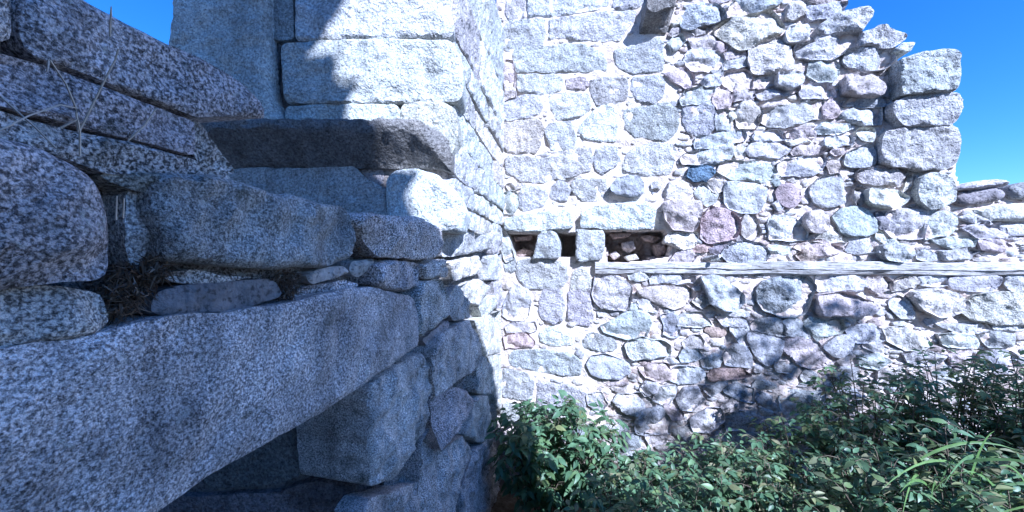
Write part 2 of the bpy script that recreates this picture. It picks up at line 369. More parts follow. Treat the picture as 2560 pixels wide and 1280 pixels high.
# ================================================================== RUBBLE WALL (sunlit, right)
rw = empty('rubble_wall', PR.w(np.array([[2., -H]]), -.3)[0], 'tall sunlit rubble stone wall with pale mortar and a stepped broken end against the sky', 'stone wall')
ORG = dict(a=(1240, 0, 4), b=(1240, 320, 4), c=(1240, 640, 4), d=(1840, 0, 4), e=(1840, 320, 4), f=(1840, 640, 4),
           g=(1200, 820, 2.783), h=(1860, 400, 2.56))
STONES = """
a G110,-60 270,-60 270,60 285,165 130,190 105,100|s
a G330,-90 1115,-90 1110,0 1090,60 850,110 540,150 340,160 320,70|s
a G1180,-90 1490,-90 1480,0 1420,60 1300,80 1190,60|s
a G150,210 470,190 490,300 440,450 330,490 90,500 60,440 80,270|s
a G550,190 900,140 1290,100 1400,110 1360,200 1260,330 1220,390 900,390 700,370 540,390|s
a S1250,490 1450,450 1620,370 1670,440 1660,700 1480,710 1330,700 1250,670 1190,580 1200,500|s
a S200,480 680,450 880,440 1060,530 1100,620 1090,690 640,700 220,710 170,560|s
a P90,610 170,620 180,780 170,860 90,850 75,780|r
a P90,870 190,870 190,950 90,990|r
a G220,740 640,740 660,830 640,900 420,930 240,900 210,850|s
a P710,790 900,770 920,850 880,880 710,880|s
a S950,810 1080,780 1300,780 1310,870 1290,990 1150,1030 1020,1040 960,920|s
a S1380,780 1640,750 1690,830 1660,950 1560,1030 1420,1000 1370,880|s
a G80,1010 300,950 420,960 460,1060 420,1140 110,1200 70,1120|s
a G540,940 900,930 950,1000 920,1090 850,1150 620,1190 560,1080|s
a V860,1240 1040,1060 1160,1050 1210,1180 1190,1400 1060,1400 880,1380 840,1300|s
a S1290,1100 1500,1070 1700,1030 1800,1090 1820,1220 1770,1350 1660,1390 1420,1360 1310,1280|s
a P1700,730 1800,690 1900,690 1970,750 1970,820 1920,880 1840,830 1760,790|r
a V1900,610 1930,510 2060,490 2200,520 2290,540 2270,650 2200,700 1950,700|r
a G2170,700 2260,690 2260,740 2190,750|r
a B1860,170 1940,60 2020,30 2200,30 2290,110 2290,180 2100,220 1990,270 1900,260 1860,220|p
a L2320,170 2340,70 2440,-40 2880,-40 2830,40 2570,110 2400,165|r
d W0,170 310,95 380,120 470,240 470,300 430,330 270,390 130,470 60,480 0,440 -100,400 -190,330 -210,270 -100,200|p
a P1940,380 2080,340 2180,360 2200,430 2170,490 1990,500 1960,450|r
a P2220,420 2290,410 2300,470 2250,510 2200,480|r
a P2300,520 2350,470 2470,490 2490,560 2400,590 2320,580|r
a L2280,640 2360,590 2480,565 2540,590 2535,650 2410,670 2290,690|r
a P2250,770 2310,710 2490,700 2540,730 2560,800 2550,880 2420,930 2320,870 2260,820|r
a B2060,800 2120,760 2210,760 2260,800 2230,840 2120,850|r
a P2190,940 2250,870 2310,890 2350,960 2340,1060 2220,1070 2180,1010|r
a P2350,930 2470,900 2600,890 2610,930 2550,980 2380,1000|r
a G1860,980 1920,890 2080,860 2200,870 2170,960 2030,1030 1880,1040|r
a B1880,1060 2150,1010 2190,1080 2200,1230 2170,1290 2120,1340 1930,1320 1890,1200|s
a B2220,1120 2300,1100 2340,1130 2340,1260 2300,1310 2220,1300 2210,1200|r
d P10,1230 30,1080 80,1020 150,1010 200,1060 260,1090 240,1200 200,1260 40,1280|r
a G1730,420 1790,350 1860,340 1880,400 1830,490 1770,500|r
a P1740,340 1760,290 1830,280 1840,330 1780,350|r
a W1760,230 1840,170 1850,220 1790,260|r
a P1930,310 2010,270 2100,260 2110,310 2000,340|r
a W2350,1130 2400,1110 2400,1170 2360,1200|r
a P90,1230 420,1190 470,1290 430,1430 370,1520 120,1520 80,1470 60,1350|s
b G490,30 540,-40 740,-60 790,100 760,190 640,220 560,210 530,130|s
b G100,330 150,270 300,280 480,310 600,270 760,200 930,200 950,330 930,420 700,490 420,540 220,510 120,450|s
b G1000,230 1100,180 1200,210 1220,300 1190,370 1060,450 1000,400 980,300|s
b G1310,270 1400,200 1560,160 1740,160 1800,220 1760,350 1740,440 1500,460 1280,430 1290,340|s
b L240,640 280,560 480,610 500,680 460,780 280,820 230,770|s
b L560,580 620,540 700,550 740,620 700,710 620,720 560,680|s
b G770,540 830,510 1080,510 1120,620 1110,720 860,720 790,640|s
b B1160,560 1210,500 1330,470 1430,480 1480,540 1480,640 1430,670 1330,680 1200,650 1160,610|x
b W1560,560 1610,540 1650,560 1640,600 1570,600|r
b W1700,640 1740,540 1830,530 1930,570 1980,640 1930,710 1820,720 1720,690|r
b G80,660 160,620 210,680 220,770 170,850 80,850|r
b P110,560 240,540 240,600 140,620|r
b V80,900 300,850 700,800 760,860 770,990 600,1020 300,1040 80,1020 70,950|o
b V840,850 1000,770 1250,740 1500,730 1610,800 1600,900 1580,1000 1400,1015 1120,1015 1000,1000 850,1000|o
b G410,1080 460,1030 560,1020 610,1060 630,1120 630,1300 360,1310 390,1180|o
b G800,1010 1070,1020 1090,1080 1090,1200 1050,1310 830,1350 790,1270 800,1080|o
b G70,1010 110,1060 140,1200 180,1300 80,1330 62,1200|r
b P1680,740 1830,720 2060,730 2060,860 2020,990 1960,1030 1780,1010 1700,900|x
b K2090,900 2150,800 2240,790 2370,850 2440,920 2450,990 2400,1090 2220,1130 2120,1140 2060,1080 2070,960|p
b P2460,960 2500,870 2560,860 2600,880 2640,1000 2640,1090 2560,1110 2480,1070|r
e L0,540 200,560 310,610 300,720 230,840 60,840 -60,800 -100,740 -110,640 -90,540|f
b G2000,640 2060,560 2100,560 2210,660 2190,740 2110,770 2050,720 2020,680|r
b P2110,550 2190,520 2300,540 2270,610 2210,640 2150,600|r
b Q1930,470 1950,400 2100,370 2170,410 2190,450 2100,520 1990,520|p
e G-170,430 -150,350 -20,330 200,340 350,370 390,450 360,510 260,530 100,500 -60,500|r
b G1860,300 1930,240 2200,190 2360,170 2380,230 2340,300 2200,340 2000,360 1880,350|r
b L2010,130 2030,80 2300,40 2480,20 2500,70 2470,130 2200,180 2010,200 1990,160|r
b W2400,220 2440,190 2490,200 2480,300 2420,310|r
b W1730,1080 1820,1040 2010,1050 2020,1110 1980,1190 1850,1200 1700,1150|p
b R1940,1190 2000,1180 2130,1170 2160,1190 2080,1240 1980,1230|r
b P1830,1240 1960,1230 1990,1280 1960,1340 1750,1340 1790,1280|r
b D2140,1210 2300,1170 2310,1230 2280,1260 2150,1250|r
b D2160,1290 2300,1270 2320,1310 2170,1320|r
e B-140,1260 -50,1170 100,1140 220,1150 300,1200 330,1260 300,1330 -60,1340|p
b B2010,1060 2060,1070 2060,1140 2000,1140|r
c G80,60 180,20 200,140 150,160 80,150|s
c G200,110 230,50 400,20 620,60 690,110 700,250 640,310 400,320 320,320 230,240 210,170|s
c W780,180 840,110 900,140 940,220 950,310 880,340 760,350 760,240|s
c L470,360 560,320 650,350 670,500 660,640 560,670 470,630 430,540 460,440|s
c L720,380 820,340 940,350 950,500 970,640 920,690 800,680 730,620 740,480|s
c G90,460 160,310 230,300 320,360 340,470 320,580 270,640 120,630 70,590|r
c L100,710 150,670 380,660 390,740 330,760 120,770|r
c K90,810 150,780 320,780 370,860 370,910 100,920|r
c V430,790 480,730 600,720 740,750 770,840 740,890 560,890 460,860|s
c S870,860 920,780 1030,790 1190,850 1210,920 1140,950 1010,950 880,910|s
c G140,1000 190,950 500,950 760,990 850,1060 830,1190 620,1190 400,1140 230,1120 150,1080|s
c G990,200 1080,185 1230,210 1360,300 1350,450 1310,540 1200,530 1060,510 1000,460 970,380 990,290|p
c L1320,180 1440,165 1530,170 1540,220 1420,250 1350,230|r
c L1540,230 1600,185 1830,185 1880,220 1990,190 1960,270 1860,270 1560,280|r
c P1430,400 1420,350 1560,310 1880,290 1960,340 1980,410 1900,490 1780,530 1650,490 1540,440|f
c L1430,450 1500,440 1610,530 1590,550 1490,550 1440,500|r
c B1340,500 1400,480 1440,530 1400,550 1340,540|r
c B1050,700 1200,630 1300,570 1450,550 1530,590 1560,660 1520,760 1480,830 1310,830 1190,800 1080,760|f
c B1650,610 1700,590 1810,590 1830,690 1830,790 1770,810 1680,780 1700,700|r
c G1840,620 1880,580 2060,570 2130,640 2160,690 2060,710 1840,700|r
c L2060,210 2200,190 2300,230 2420,330 2490,400 2490,480 2400,550 2280,550 2160,480 2120,330|x
c P1970,460 2030,420 2110,430 2140,480 2060,520|r
c G1310,900 1340,850 1480,830 1650,860 1740,900 1720,990 1560,1020 1400,1040 1330,1000|p
c B910,1080 960,1000 1100,990 1250,1040 1340,1100 1340,1170 1230,1240 1080,1230 960,1190|f
c P1440,1110 1560,1090 1720,1090 1750,1160 1730,1240 1640,1260 1510,1220 1450,1160|r
c B1760,1150 1830,1120 2040,1120 2080,1200 2020,1260 1860,1270 1750,1250|r
c R2120,1190 2200,1140 2440,1130 2560,1200 2440,1230 2160,1260|f
c B2320,960 2400,890 2500,900 2560,1000 2560,1120 2300,1090 2280,1000|f
c P1880,860 1960,820 2040,800 2080,850 2060,920 1900,920|r
c B1840,1000 1910,930 2010,940 2060,1000 1990,1050 1860,1050|r
c L2060,1040 2180,990 2260,1020 2230,1110 2080,1110|r
c L2220,620 2330,610 2480,640 2520,720 2300,700|r
c G80,1140 310,1180 360,1270 340,1450 200,1420 80,1410|s
c G420,1270 700,1300 900,1360 880,1600 420,1600|s
c G80,1480 330,1500 420,1560 400,1680 80,1680|s
g G750,470 840,450 880,530 830,590 760,540|r
g G930,510 960,470 1120,460 1210,520 1200,580 1100,620 1010,600|r
g G1120,430 1160,380 1240,390 1220,450 1150,475|r
g L1080,660 1130,590 1250,550 1330,640 1310,740 1100,740|r
g P1280,540 1320,540 1410,600 1400,640 1340,640|r
g G1210,500 1250,420 1380,400 1350,470 1300,540|r
g L1370,500 1420,420 1520,420 1560,500 1480,580 1400,570|f
g G1480,640 1560,580 1680,560 1700,650 1600,720 1490,720|r
g P1690,550 1760,500 1810,540 1780,580 1700,590|r
g B1700,440 1800,390 1900,430 1900,520 1780,500|r
g L980,760 1110,740 1130,820 1010,860|r
g P1160,740 1230,760 1300,740 1290,800 1190,830|r
g G1560,420 1690,370 1720,400 1620,480|r
g G1720,610 1830,590 1920,640 1830,700 1730,720|r
d W520,150 560,20 600,-40 740,-60 740,0 730,60 680,130 580,180|p
d L720,100 760,50 960,20 1120,0 1100,50 1070,110 930,160 790,180 740,150|p
d P780,-70 1000,-90 1110,-80 1115,-20 940,0 770,20|p
d G850,250 880,210 1050,110 1280,60 1350,45 1385,90 1370,150 1310,230 1270,290 1100,290 900,330 850,290|e
d V510,300 560,250 720,230 750,270 740,360 620,400 540,400|x
d G600,460 640,430 900,350 1070,310 1210,290 1280,310 1290,370 1240,450 1130,500 980,560 800,580 640,550|p
d G1290,370 1300,310 1440,250 1490,250 1730,320 1710,380 1640,420 1560,470 1400,440 1260,450|e
d G1620,470 1690,420 1810,410 1760,490 1700,520 1600,510|e
d G1100,600 1140,490 1260,470 1500,470 1570,510 1590,570 1540,640 1460,680 1320,690 1150,650|p
d W150,490 270,400 430,365 500,370 540,480 580,600 590,670 450,690 250,720 180,690 150,580|p
d G740,680 770,610 980,600 1030,650 1000,760 970,800 840,800 730,740|r
d G440,710 640,710 690,760 680,820 560,860 440,830|x
d G220,930 250,890 430,860 640,860 640,910 450,960 290,990 240,970|r
d L650,910 760,840 920,830 1000,900 990,970 800,970 680,970|r
d P1110,780 1130,730 1220,710 1400,750 1500,820 1520,870 1480,930 1400,950 1120,910|x
d L1090,1000 1240,960 1330,940 1550,980 1540,1020 1480,1060 1260,1060 1110,1060|r
d G1100,1120 1240,1070 1440,1070 1470,1150 1450,1230 1300,1240 1180,1210 1060,1170|r
d L240,1160 270,1110 480,1060 700,1020 870,990 870,1080 900,1170 700,1210 500,1260 340,1260 260,1210|r
d P880,1060 960,970 1000,1040 1035,1090 1010,1150 900,1170|r
e P500,60 620,10 740,10 800,60 780,100 620,100 520,90|r
e G800,0 860,-45 1130,-50 1145,10 990,50 850,50|r
e G170,100 220,30 440,20 480,60 480,110 200,140|r
e G110,220 180,150 480,120 560,160 530,240 430,290 150,280 110,250|r
e W520,120 660,110 760,130 590,160 560,170|r
e P570,230 660,170 820,180 900,220 840,250 600,260|r
e V890,130 930,90 1150,75 1180,110 1160,160 980,190 890,170|r
e W1230,30 1290,0 1370,0 1400,70 1370,120 1290,110 1240,60|r
e L440,350 520,320 680,290 860,270 900,310 870,400 760,460 480,480 440,420|r
e K920,380 940,340 1020,330 1060,400 1030,440 950,440|r
e L1100,330 1130,240 1320,155 1390,200 1410,250 1400,350 1350,380 1180,390 1110,360|f
e P1250,480 1270,410 1420,390 1600,410 1690,480 1640,560 1520,550 1400,550 1290,530|p
e W1690,600 1720,480 1760,470 1740,560 1680,630|r
e G1800,640 1820,500 1845,490 1840,590|r
e W1360,640 1360,600 1620,620 1750,680 1730,720 1660,780 1560,800 1420,770 1360,720|x
e L770,580 850,500 1030,450 1070,540 1090,690 1100,740 980,780 880,790 800,740 760,650|f
e K410,640 450,570 560,560 640,620 650,720 570,800 480,760 420,700|f
e L380,760 430,720 480,770 440,810|r
e V350,910 420,870 540,890 640,950 720,1040 700,1110 560,1120 360,1110 350,1000|r
e P710,930 750,830 870,820 940,880 950,1010 880,1040 790,1040 720,980|x
e B980,890 1060,810 1200,790 1330,820 1410,920 1420,1040 1330,1070 1140,1080 1070,1030 1040,960|f
e G1530,840 1700,820 1900,820 1930,850 1910,960 1890,1090 1700,1100 1560,1080 1500,980|r
e G1940,850 2100,840 2200,880 2210,950 2160,1050 1920,1100 1920,950|r
e D1420,850 1480,850 1520,930 1500,1010 1440,980|r
e W720,1100 760,1070 900,1040 1000,1060 1130,1130 900,1130 740,1120|r
e P600,1200 660,1140 850,1130 1090,1200 1060,1240 900,1280 700,1240|r
e W1430,1040 1470,1050 1500,1110 1490,1140 1430,1100|r
e G1520,1120 1600,1100 1620,1140 1530,1150|r
e G1490,1180 1620,1150 1740,1170 1810,1240 1780,1300 1700,1340 1550,1320 1510,1260|x
e P1190,700 1200,620 1280,620 1280,740 1220,760|r
e R620,1270 700,1220 800,1270 780,1330 690,1340|r
e L1830,1250 1900,1220 2000,1270 1950,1320 1830,1310|r
e W270,540 340,540 350,580 280,570|r
e B370,530 420,510 440,550 400,580|r
e W390,470 430,450 450,490 410,500|r
e P960,240 1000,210 1070,200 1080,240 1010,260|r
e L2300,1000 2420,960 2560,990 2700,1000 2700,1090 2460,1100|r
e G2260,900 2350,870 2450,920 2400,950|r
e G2000,1130 2200,1090 2420,1110 2380,1180 2150,1200|r
e P2450,1130 2640,1120 2760,1180 2640,1240 2480,1210|r
e G2080,1230 2300,1210 2440,1240 2330,1300 2120,1310|r
f B230,350 300,260 480,220 680,210 760,230 800,300 780,380 740,480 700,560 600,600 450,600 300,540 240,470|p
f G810,290 820,200 900,185 1180,200 1280,230 1300,310 1240,350 860,360|r
f P1310,260 1350,220 1500,220 1560,260 1560,330 1440,370 1330,330|r
f P1580,270 1700,230 1800,220 1830,260 1760,310 1590,350|r
f L1860,230 1920,210 2080,220 2140,280 2000,300 1880,290|r
f L2150,230 2280,190 2480,165 2600,180 2680,230 2640,300 2540,355 2330,350 2200,330 2160,280|f
f L2740,200 2900,160 3100,200 3100,340 2800,350 2720,290|r
f P840,400 900,380 1120,360 1320,440 1440,470 1450,530 1400,590 1170,610 940,610 860,600|x
f W1800,400 1860,360 2060,330 2200,370 2370,460 2360,510 2290,560 2180,600 2060,610 1920,540 1850,480|x
f G1560,460 1640,400 1740,480 1790,560 1780,630 1640,600 1560,530|r
h W1440,920 1500,870 1792,850 1980,850 1990,1040 1792,1055 1640,1050 1500,1030 1420,980|p
f G2050,680 2140,670 2500,690 2540,740 2420,770 2200,760|r
f V2050,800 2200,780 2380,800 2430,880 2420,930 2250,910 2080,880|r
f G2470,790 2620,760 2800,790 2780,900 2560,920|r
f G2600,680 2800,670 2950,720 2800,750 2620,740|r
f L-10,640 60,620 130,680 110,780 150,900 40,880 -40,740|r
f L130,760 200,760 480,830 490,870 460,960 430,1040 330,1100 240,1050 180,950 130,830|f
f G160,700 230,640 440,630 480,700 500,800 330,800 200,760|r
f G490,660 580,610 640,650 740,770 740,820 640,800 520,790|r
f S700,680 760,620 860,650 1060,650 1090,720 1050,770 880,800 830,850 770,790|r
f L900,900 1000,830 1110,790 1190,870 1150,960 1070,1020 980,1000 890,930|f
f L1130,750 1230,700 1340,690 1440,740 1500,830 1400,870 1260,860 1180,840|r
f W1290,900 1420,870 1520,930 1440,970 1300,930|r
f P520,850 700,810 820,870 860,960 1000,1040 900,1090 760,1120 600,1060 560,1000 480,960|r
f W1480,730 1660,720 1800,760 1980,880 1850,940 1700,930 1540,850|r
f G400,1090 540,1060 600,1110 560,1180 420,1160|r
f L2480,980 2700,960 2850,1020 2700,1090 2500,1060|r
f G1700,1000 1900,960 2100,1000 2000,1090 1760,1080|r
f P2160,1000 2340,970 2440,1030 2360,1110 2190,1090|r
f G1250,1010 1420,990 1560,1060 1420,1130 1270,1100|r
f L1060,1120 1220,1130 1240,1230 1100,1260 1000,1200|r
f P1450,1160 1650,1120 1760,1200 1640,1290 1460,1260|r
"""
OPENINGS = [[(1268, 585), (1342, 583), (1338, 640), (1285, 642)], [(1392, 583), (1440, 583), (1442, 640), (1397, 640)],
            [(1510, 580), (1560, 576), (1660, 576), (1680, 600), (1672, 640), (1600, 655), (1520, 656)]]
OPUV = [PR.uv(o, 0) for o in OPENINGS]; OPD = [.45, .58, .45]
rub_line = np.array([(-300, 1650), (0, 1655), (170, 1690), (300, 1700), (430, 1690), (500, 1650), (580, 1640), (660, 1490), (800, 1480), (880, 1560), (1000, 1470), (1100, 1300), (1600, 1255)])
def pix_of(uv, plane=PR):
    w = plane.w(uv, 0); return 1280+F*w[:, 0]/w[:, 1], 640-F*(w[:, 2]-H)/w[:, 1]
def rubble_fac(P):
    x, y = pix_of(P); t = np.interp(y, rub_line[:, 0], rub_line[:, 1])
    return np.clip((x-t+15)/40, 0, 1)
polys = []
KIND = dict(s=dict(mat='granite', d=.020, r=.010, rough=.010, jit=.014, edge=.45, tilt=.03, rd=.010, grow=.02),
            r=dict(mat='field', d=.036, r=.010, rough=.013, jit=.014, edge=.75, tilt=.10, rd=.005, facets=4, grow=.018),
            f=dict(mat='field', d=.044, r=.012, rough=.007, jit=.006, edge=.75, tilt=.07, rd=.010, facets=2, grow=.012),
            p=dict(mat='granite', d=.062, r=.016, rough=.015, jit=.014, edge=.75, tilt=.07, rd=.007, facets=4, grow=.018),
            x=dict(mat='field', d=.105, r=.014, rough=.013, jit=.009, edge=.85, tilt=.05, rd=.010, facets=2, grow=.008),
            o=dict(mat='granite', d=.085, r=.014, rough=.011, jit=.008, edge=.8, tilt=.02, back=-.45, rd=.010),
            e=dict(mat='granite', d=.07, r=.02, rough=.018, jit=.010, edge=.7, tilt=.05, back=-.35, rd=.010, facets=1, grow=.010))
for ln in STONES.strip().splitlines():
    t, rest = ln.split(' ', 1); body, kd = rest.split('|'); tint = body[0]
    ox, oy, sc = ORG[t]
    pp = [tuple(map(float, q.split(','))) for q in body[1:].split()]
    pp = [(ox+x/sc, oy+y/sc) for x, y in pp]
    k = dict(KIND[kd])
    uv = PR.uv(pp, k['d']); polys.append(uv)
    stone('stone', pp, PR, rw, tint, h=.016 if np.ptp(uv, axis=0).min() > .12 else .012, **k)
# quoins of the broken end
QUOINS = [('d', '1670,580 1900,515 2080,490 2220,485 2250,520 2265,700 2250,850 2200,890 1900,910 1700,925 1680,760', .17),
          ('d', '1600,1000 1850,940 2100,920 2240,925 2265,1000 2260,1120 2220,1190 2160,1240 1950,1250 1700,1240 1600,1120', .13),
          ('e', '1480,120 1520,30 1700,-10 1900,-20 2150,-30 2230,0 2250,100 2240,250 2210,330 2130,400 1900,410 1600,370 1490,340 1480,230', .10),
          ('e', '1850,600 1870,500 1950,450 2100,460 2190,520 2210,620 2200,730 2060,790 1960,800 1860,720', .09)]
for t, s, d in QUOINS:
    ox, oy, sc = ORG[t]; pp = [(ox+float(q.split(',')[0])/sc, oy+float(q.split(',')[1])/sc) for q in s.split()]
    polys.append(PR.uv(pp, d))
    stone('quoin', pp, PR, rw, 'G', mat='granite', d=d, r=.012, rough=.013, jit=.008, edge=.9, tilt=.02, back=-.4, h=.014, rd=.008, grow=.008)
# low wall further right: cap stones
for s, tint, d, lab in (('1375,185 1480,130 1640,115 1740,125 1735,160 1640,165 1500,185', 'S', .10, None),
                   ('1385,205 1600,160 1700,195 1700,235 1640,265 1500,280 1395,295 1370,245', 'D', .06, None),
                   ('1725,160 1792,135 1900,140 1900,250 1750,250 1715,215', 'D', .06, None), ('1480,320 1640,285 1792,275 1950,280 1950,390 1600,390', 'W', .06, None),
                   ('1395,330 1470,312 1590,380 1620,420 1490,390', 'G', .04, None), ('1640,420 1792,410 1950,420 1950,480 1700,490', 'L', .04, None)):
    pp = [(1860+float(q.split(',')[0])/2.56, 400+float(q.split(',')[1])/2.56) for q in s.split()]
    polys.append(PR.uv(pp, d)); stone('stone', pp, PR, rw, tint, mat='field', d=d, r=.05, rough=.012, jit=.008, edge=.5, back=-.35, h=.02)

SIL = PR.uv([(1240, 1600), (1240, -260), (2070, -260), (2100, 0), (2125, 62), (2150, 88), (2235, 98), (2245, 160), (2385, 165), (2388, 430), (2405, 475), (2900, 480), (2900, 1600)], 0)
SIL[:, 1] = np.maximum(SIL[:, 1], -2.9)
def wall_h(P):
    w = PR.w(P, 0); rf = rubble_fac(P)
    hh = (.003-.005*rf)+fbm(w, 7, 5, .6)*(.010+.014*rf)
    hh -= np.clip(fbm(w+30, 2.6, 3)-.25, 0, 1)*.06*(1-rf)
    for o, dp in zip(OPUV, OPD):
        i = inside(P, o); hh = np.where(i, -dp+fbm(w, 12, 3)*.05, hh)
    return hh
def wall_e(P):
    e = rubble_fac(P)*.92
    for o in OPUV: e = np.where(inside(P, o), 1, e)
    return e
sheet('mortar', SIL, PR, rw, wall_h, step=.0125, depth=.6, earth=wall_e)
prism('wall_core', SIL+(np.array([2.2, 0])-SIL)*.01, PR, -.75, -.56, M['mortar'], rw)
# rubble inside the openings
for pp, tint in (([(1520, 582), (1582, 580), (1575, 592), (1535, 598)], 'R'), ([(1555, 605), (1585, 600), (1590, 622), (1572, 634), (1556, 622)], 'P'),
                 ([(1510, 628), (1521, 624), (1522, 640), (1512, 641)], 'P'), ([(1522, 636), (1540, 626), (1552, 640), (1535, 650)], 'P'),
                 ([(1602, 590), (1625, 586), (1655, 595), (1640, 606), (1612, 602)], 'R'), ([(1635, 612), (1662, 600), (1668, 630), (1645, 648)], 'R'),
                 ([(1560, 642), (1590, 634), (1600, 648), (1570, 654)], 'W'), ([(1620, 645), (1640, 640), (1650, 654), (1622, 655)], 'P'),
                 ([(1285, 628), (1310, 620), (1332, 628), (1325, 642), (1290, 642)], 'R'), ([(1280, 590), (1330, 588), (1325, 600), (1285, 604)], 'R')):
    V, Fc = stone_geo(PR.uv(pp, -.14), PR, .06, back=-.2, r=.014, rough=.014, h=.012, rd=.006, facets=4, tilt=.2)
    V = V-PR.n*.2
    mesh_obj('stone', V, Fc, M['field'], rw, color=TINT[tint])
# timber beam
def beam():
    uv = PR.uv([(1488, 655), (1488, 685), (2330, 687), (2720, 680), (2720, 660), (2250, 655)], .05)
    u0, u1 = uv[:, 0].min(), uv[:, 0].max()
    n = 120; us = np.linspace(u0, u1, n); ring = []
    zt = PR.uv([(1488, 655), (2400, 655)], .05)[:, 1]; zb = PR.uv([(1488, 685), (2400, 686)], .05)[:, 1]
    V = []
    for i, u in enumerate(us):
        f = (u-u0)/(u1-u0); top = zt[0]+(zt[1]-zt[0])*f; bot = zb[0]+(zb[1]-zb[0])*f
        if f > .86: k = (f-.86)/.14; top -= .018*k; bot += .02*k
        mid = top-(top-bot)*.6
        for v, h in ((bot, -.1), (bot, .03), (bot+.008, .045), (mid-.006, .052), (mid, .044), (mid+.004, .06), (top-.006, .06), (top, .045), (top, -.1)):
            V.append((u, v, h))
    V = np.array(V); P = PR.w(V[:, :2], V[:, 2]); q = P*np.array([2.2, 2.2, 14])
    nz = fbm(q, 1.3, 4, .6); hh = V[:, 2]+np.where(V[:, 2] > 0, nz*.018, 0)
    P = PR.w(V[:, :2]+np.c_[nz*0, fbm(q+50, .8, 3)*.016], hh); m = 9
    fs = [(i*m+j, (i+1)*m+j, (i+1)*m+(j+1) % m, i*m+(j+1) % m) for i in range(n-1) for j in range(m)]
    fs += [tuple(range(m)), tuple(range((n-1)*m+m-1, (n-1)*m-1, -1))]
    o = mesh_obj('timber_beam', P, fs, M['wood'], rw, smooth=False, label='bleached grey timber beam laid into the rubble wall')
    return uv
polys.append(beam())
# stub of wood sticking out over the beam
def bar(name, p, q, r0, r1, mat, parent, seg=6, sides=7, wob=.0, **k):
    p = np.array(p, float); q = np.array(q, float); d = q-p; L = np.linalg.norm(d); d = d/L
    a = np.cross(d, [0, 0, 1.]) if abs(d[2]) < .9 else np.cross(d, [1., 0, 0]); a /= np.linalg.norm(a); b = np.cross(d, a)
    V = []; s = rnd.uniform(0, 50)
    for i in range(seg+1):
        f = i/seg; c = p+d*L*f+a*math.sin(f*5+s)*wob+b*math.cos(f*4+s)*wob; r = r0+(r1-r0)*f
        for j in range(sides): t = 2*math.pi*j/sides; V.append(c+(a*math.cos(t)+b*math.sin(t))*r*(1+.15*math.sin(j*2.3+i)))
    Fc = [(i*sides+j, i*sides+(j+1) % sides, (i+1)*sides+(j+1) % sides, (i+1)*sides+j) for i in range(seg) for j in range(sides)]
    Fc += [tuple(range(sides-1, -1, -1)), tuple(range(seg*sides, (seg+1)*sides))]
    if mat is None: return np.array(V), Fc
    return mesh_obj(name, V, Fc, mat, parent, **k)
def wpt(plane, x, y, off): return plane.w(plane.uv([(x, y)], off), off)[0]
bar('wood_stub', wpt(PR, 1752, 648, -.05), wpt(PR, 1800, 640, .15), .022, .018, M['wood'], rw)
bar('wood_stub', wpt(PR, 2120, 640, -.05), wpt(PR, 2200, 630, .12), .012, .009, M['wood'], rw)
# corbel: a stone that sticks far out of the wall
def loft(name, A, offA, B, offB, plane, parent, tint, mat, n=40, m=14, rough=.022, label=None):
    a = smooth_outline(plane.uv(A, offA), .02, .01, 0); b = smooth_outline(plane.uv(B, offB), .02, .01, 0)
    def rs(p): 
        i = np.argmin(p[:, 0]+p[:, 1]); p = np.roll(p, -i, 0)
        t = np.linspace(0, len(p), n, endpoint=False); k = t.astype(int) % len(p); f = (t-t.astype(int))[:, None]
        return p[k]*(1-f)+p[(k+1) % len(p)]*f
    a, b = rs(a), rs(b); V = []
    for i in range(m+1):
        f = i/m; V.append(plane.w(a*(1-f)+b*f, offA+(offB-offA)*f))
    for f in (.8, .5, .2): V.append(plane.w(b.mean(0)+(b-b.mean(0))*f, offB+.012*(1-f)))
    V = np.concatenate(V); V = V+plane.n*(fbm(V, 12, 3)*rough)[:, None]+np.c_[fbm(V+5, 12, 3), fbm(V+8, 12, 3), fbm(V+3, 12, 3)]*rough
    R = m+4; Fc = [(i*n+j, i*n+(j+1) % n, (i+1)*n+(j+1) % n, (i+1)*n+j) for i in range(R-1) for j in range(n)]
    Fc.append(tuple((R-1)*n+j for j in range(n)))
    return mesh_obj(name, V, Fc, M[mat], parent, color=TINT[tint], label=label)
CORB = [(1592, 100), (1600, 40), (1622, -40), (1690, -40), (1682, 40), (1668, 97)]
TINT['N'] = (.5, .475, .445)
TINT['U'] = (.25, .24, .225)
loft('corbel_stone', CORB, -.05, [(1612, 26), (1622, -6), (1645, -40), (1690, -44), (1686, 6), (1652, 24)], .2, PR, rw, 'U', 'granite', label='dark stone jutting far out of the wall')
polys.append(PR.uv(CORB, 0))

# filler: many small stones pinned in the joints
RES = .008
mn, mx = SIL.min(0), SIL.max(0); gw = int((mx[0]-mn[0])/RES)+1; gh = int((mx[1]-mn[1])/RES)+1
gx, gy = np.meshgrid(np.arange(gw), np.arange(gh)); 
occ = ~inside(np.c_[gx.ravel(), gy.ravel()]*RES+mn, SIL).reshape(gh, gw)
for p in polys+[np.asarray(o)+(np.asarray(o)-np.mean(o, 0))*.1 for o in OPUV]:
    lo = np.maximum(((p.min(0)-mn)/RES).astype(int)-1, 0); hi = np.minimum(((p.max(0)-mn)/RES).astype(int)+2, [gw, gh])
    if (hi <= lo).any(): continue
    X, Y = np.meshgrid(np.arange(lo[0], hi[0]), np.arange(lo[1], hi[1]))
    occ[lo[1]:hi[1], lo[0]:hi[0]] |= inside(np.c_[X.ravel(), Y.ravel()]*RES+mn, p).reshape(X.shape)
fillers = []
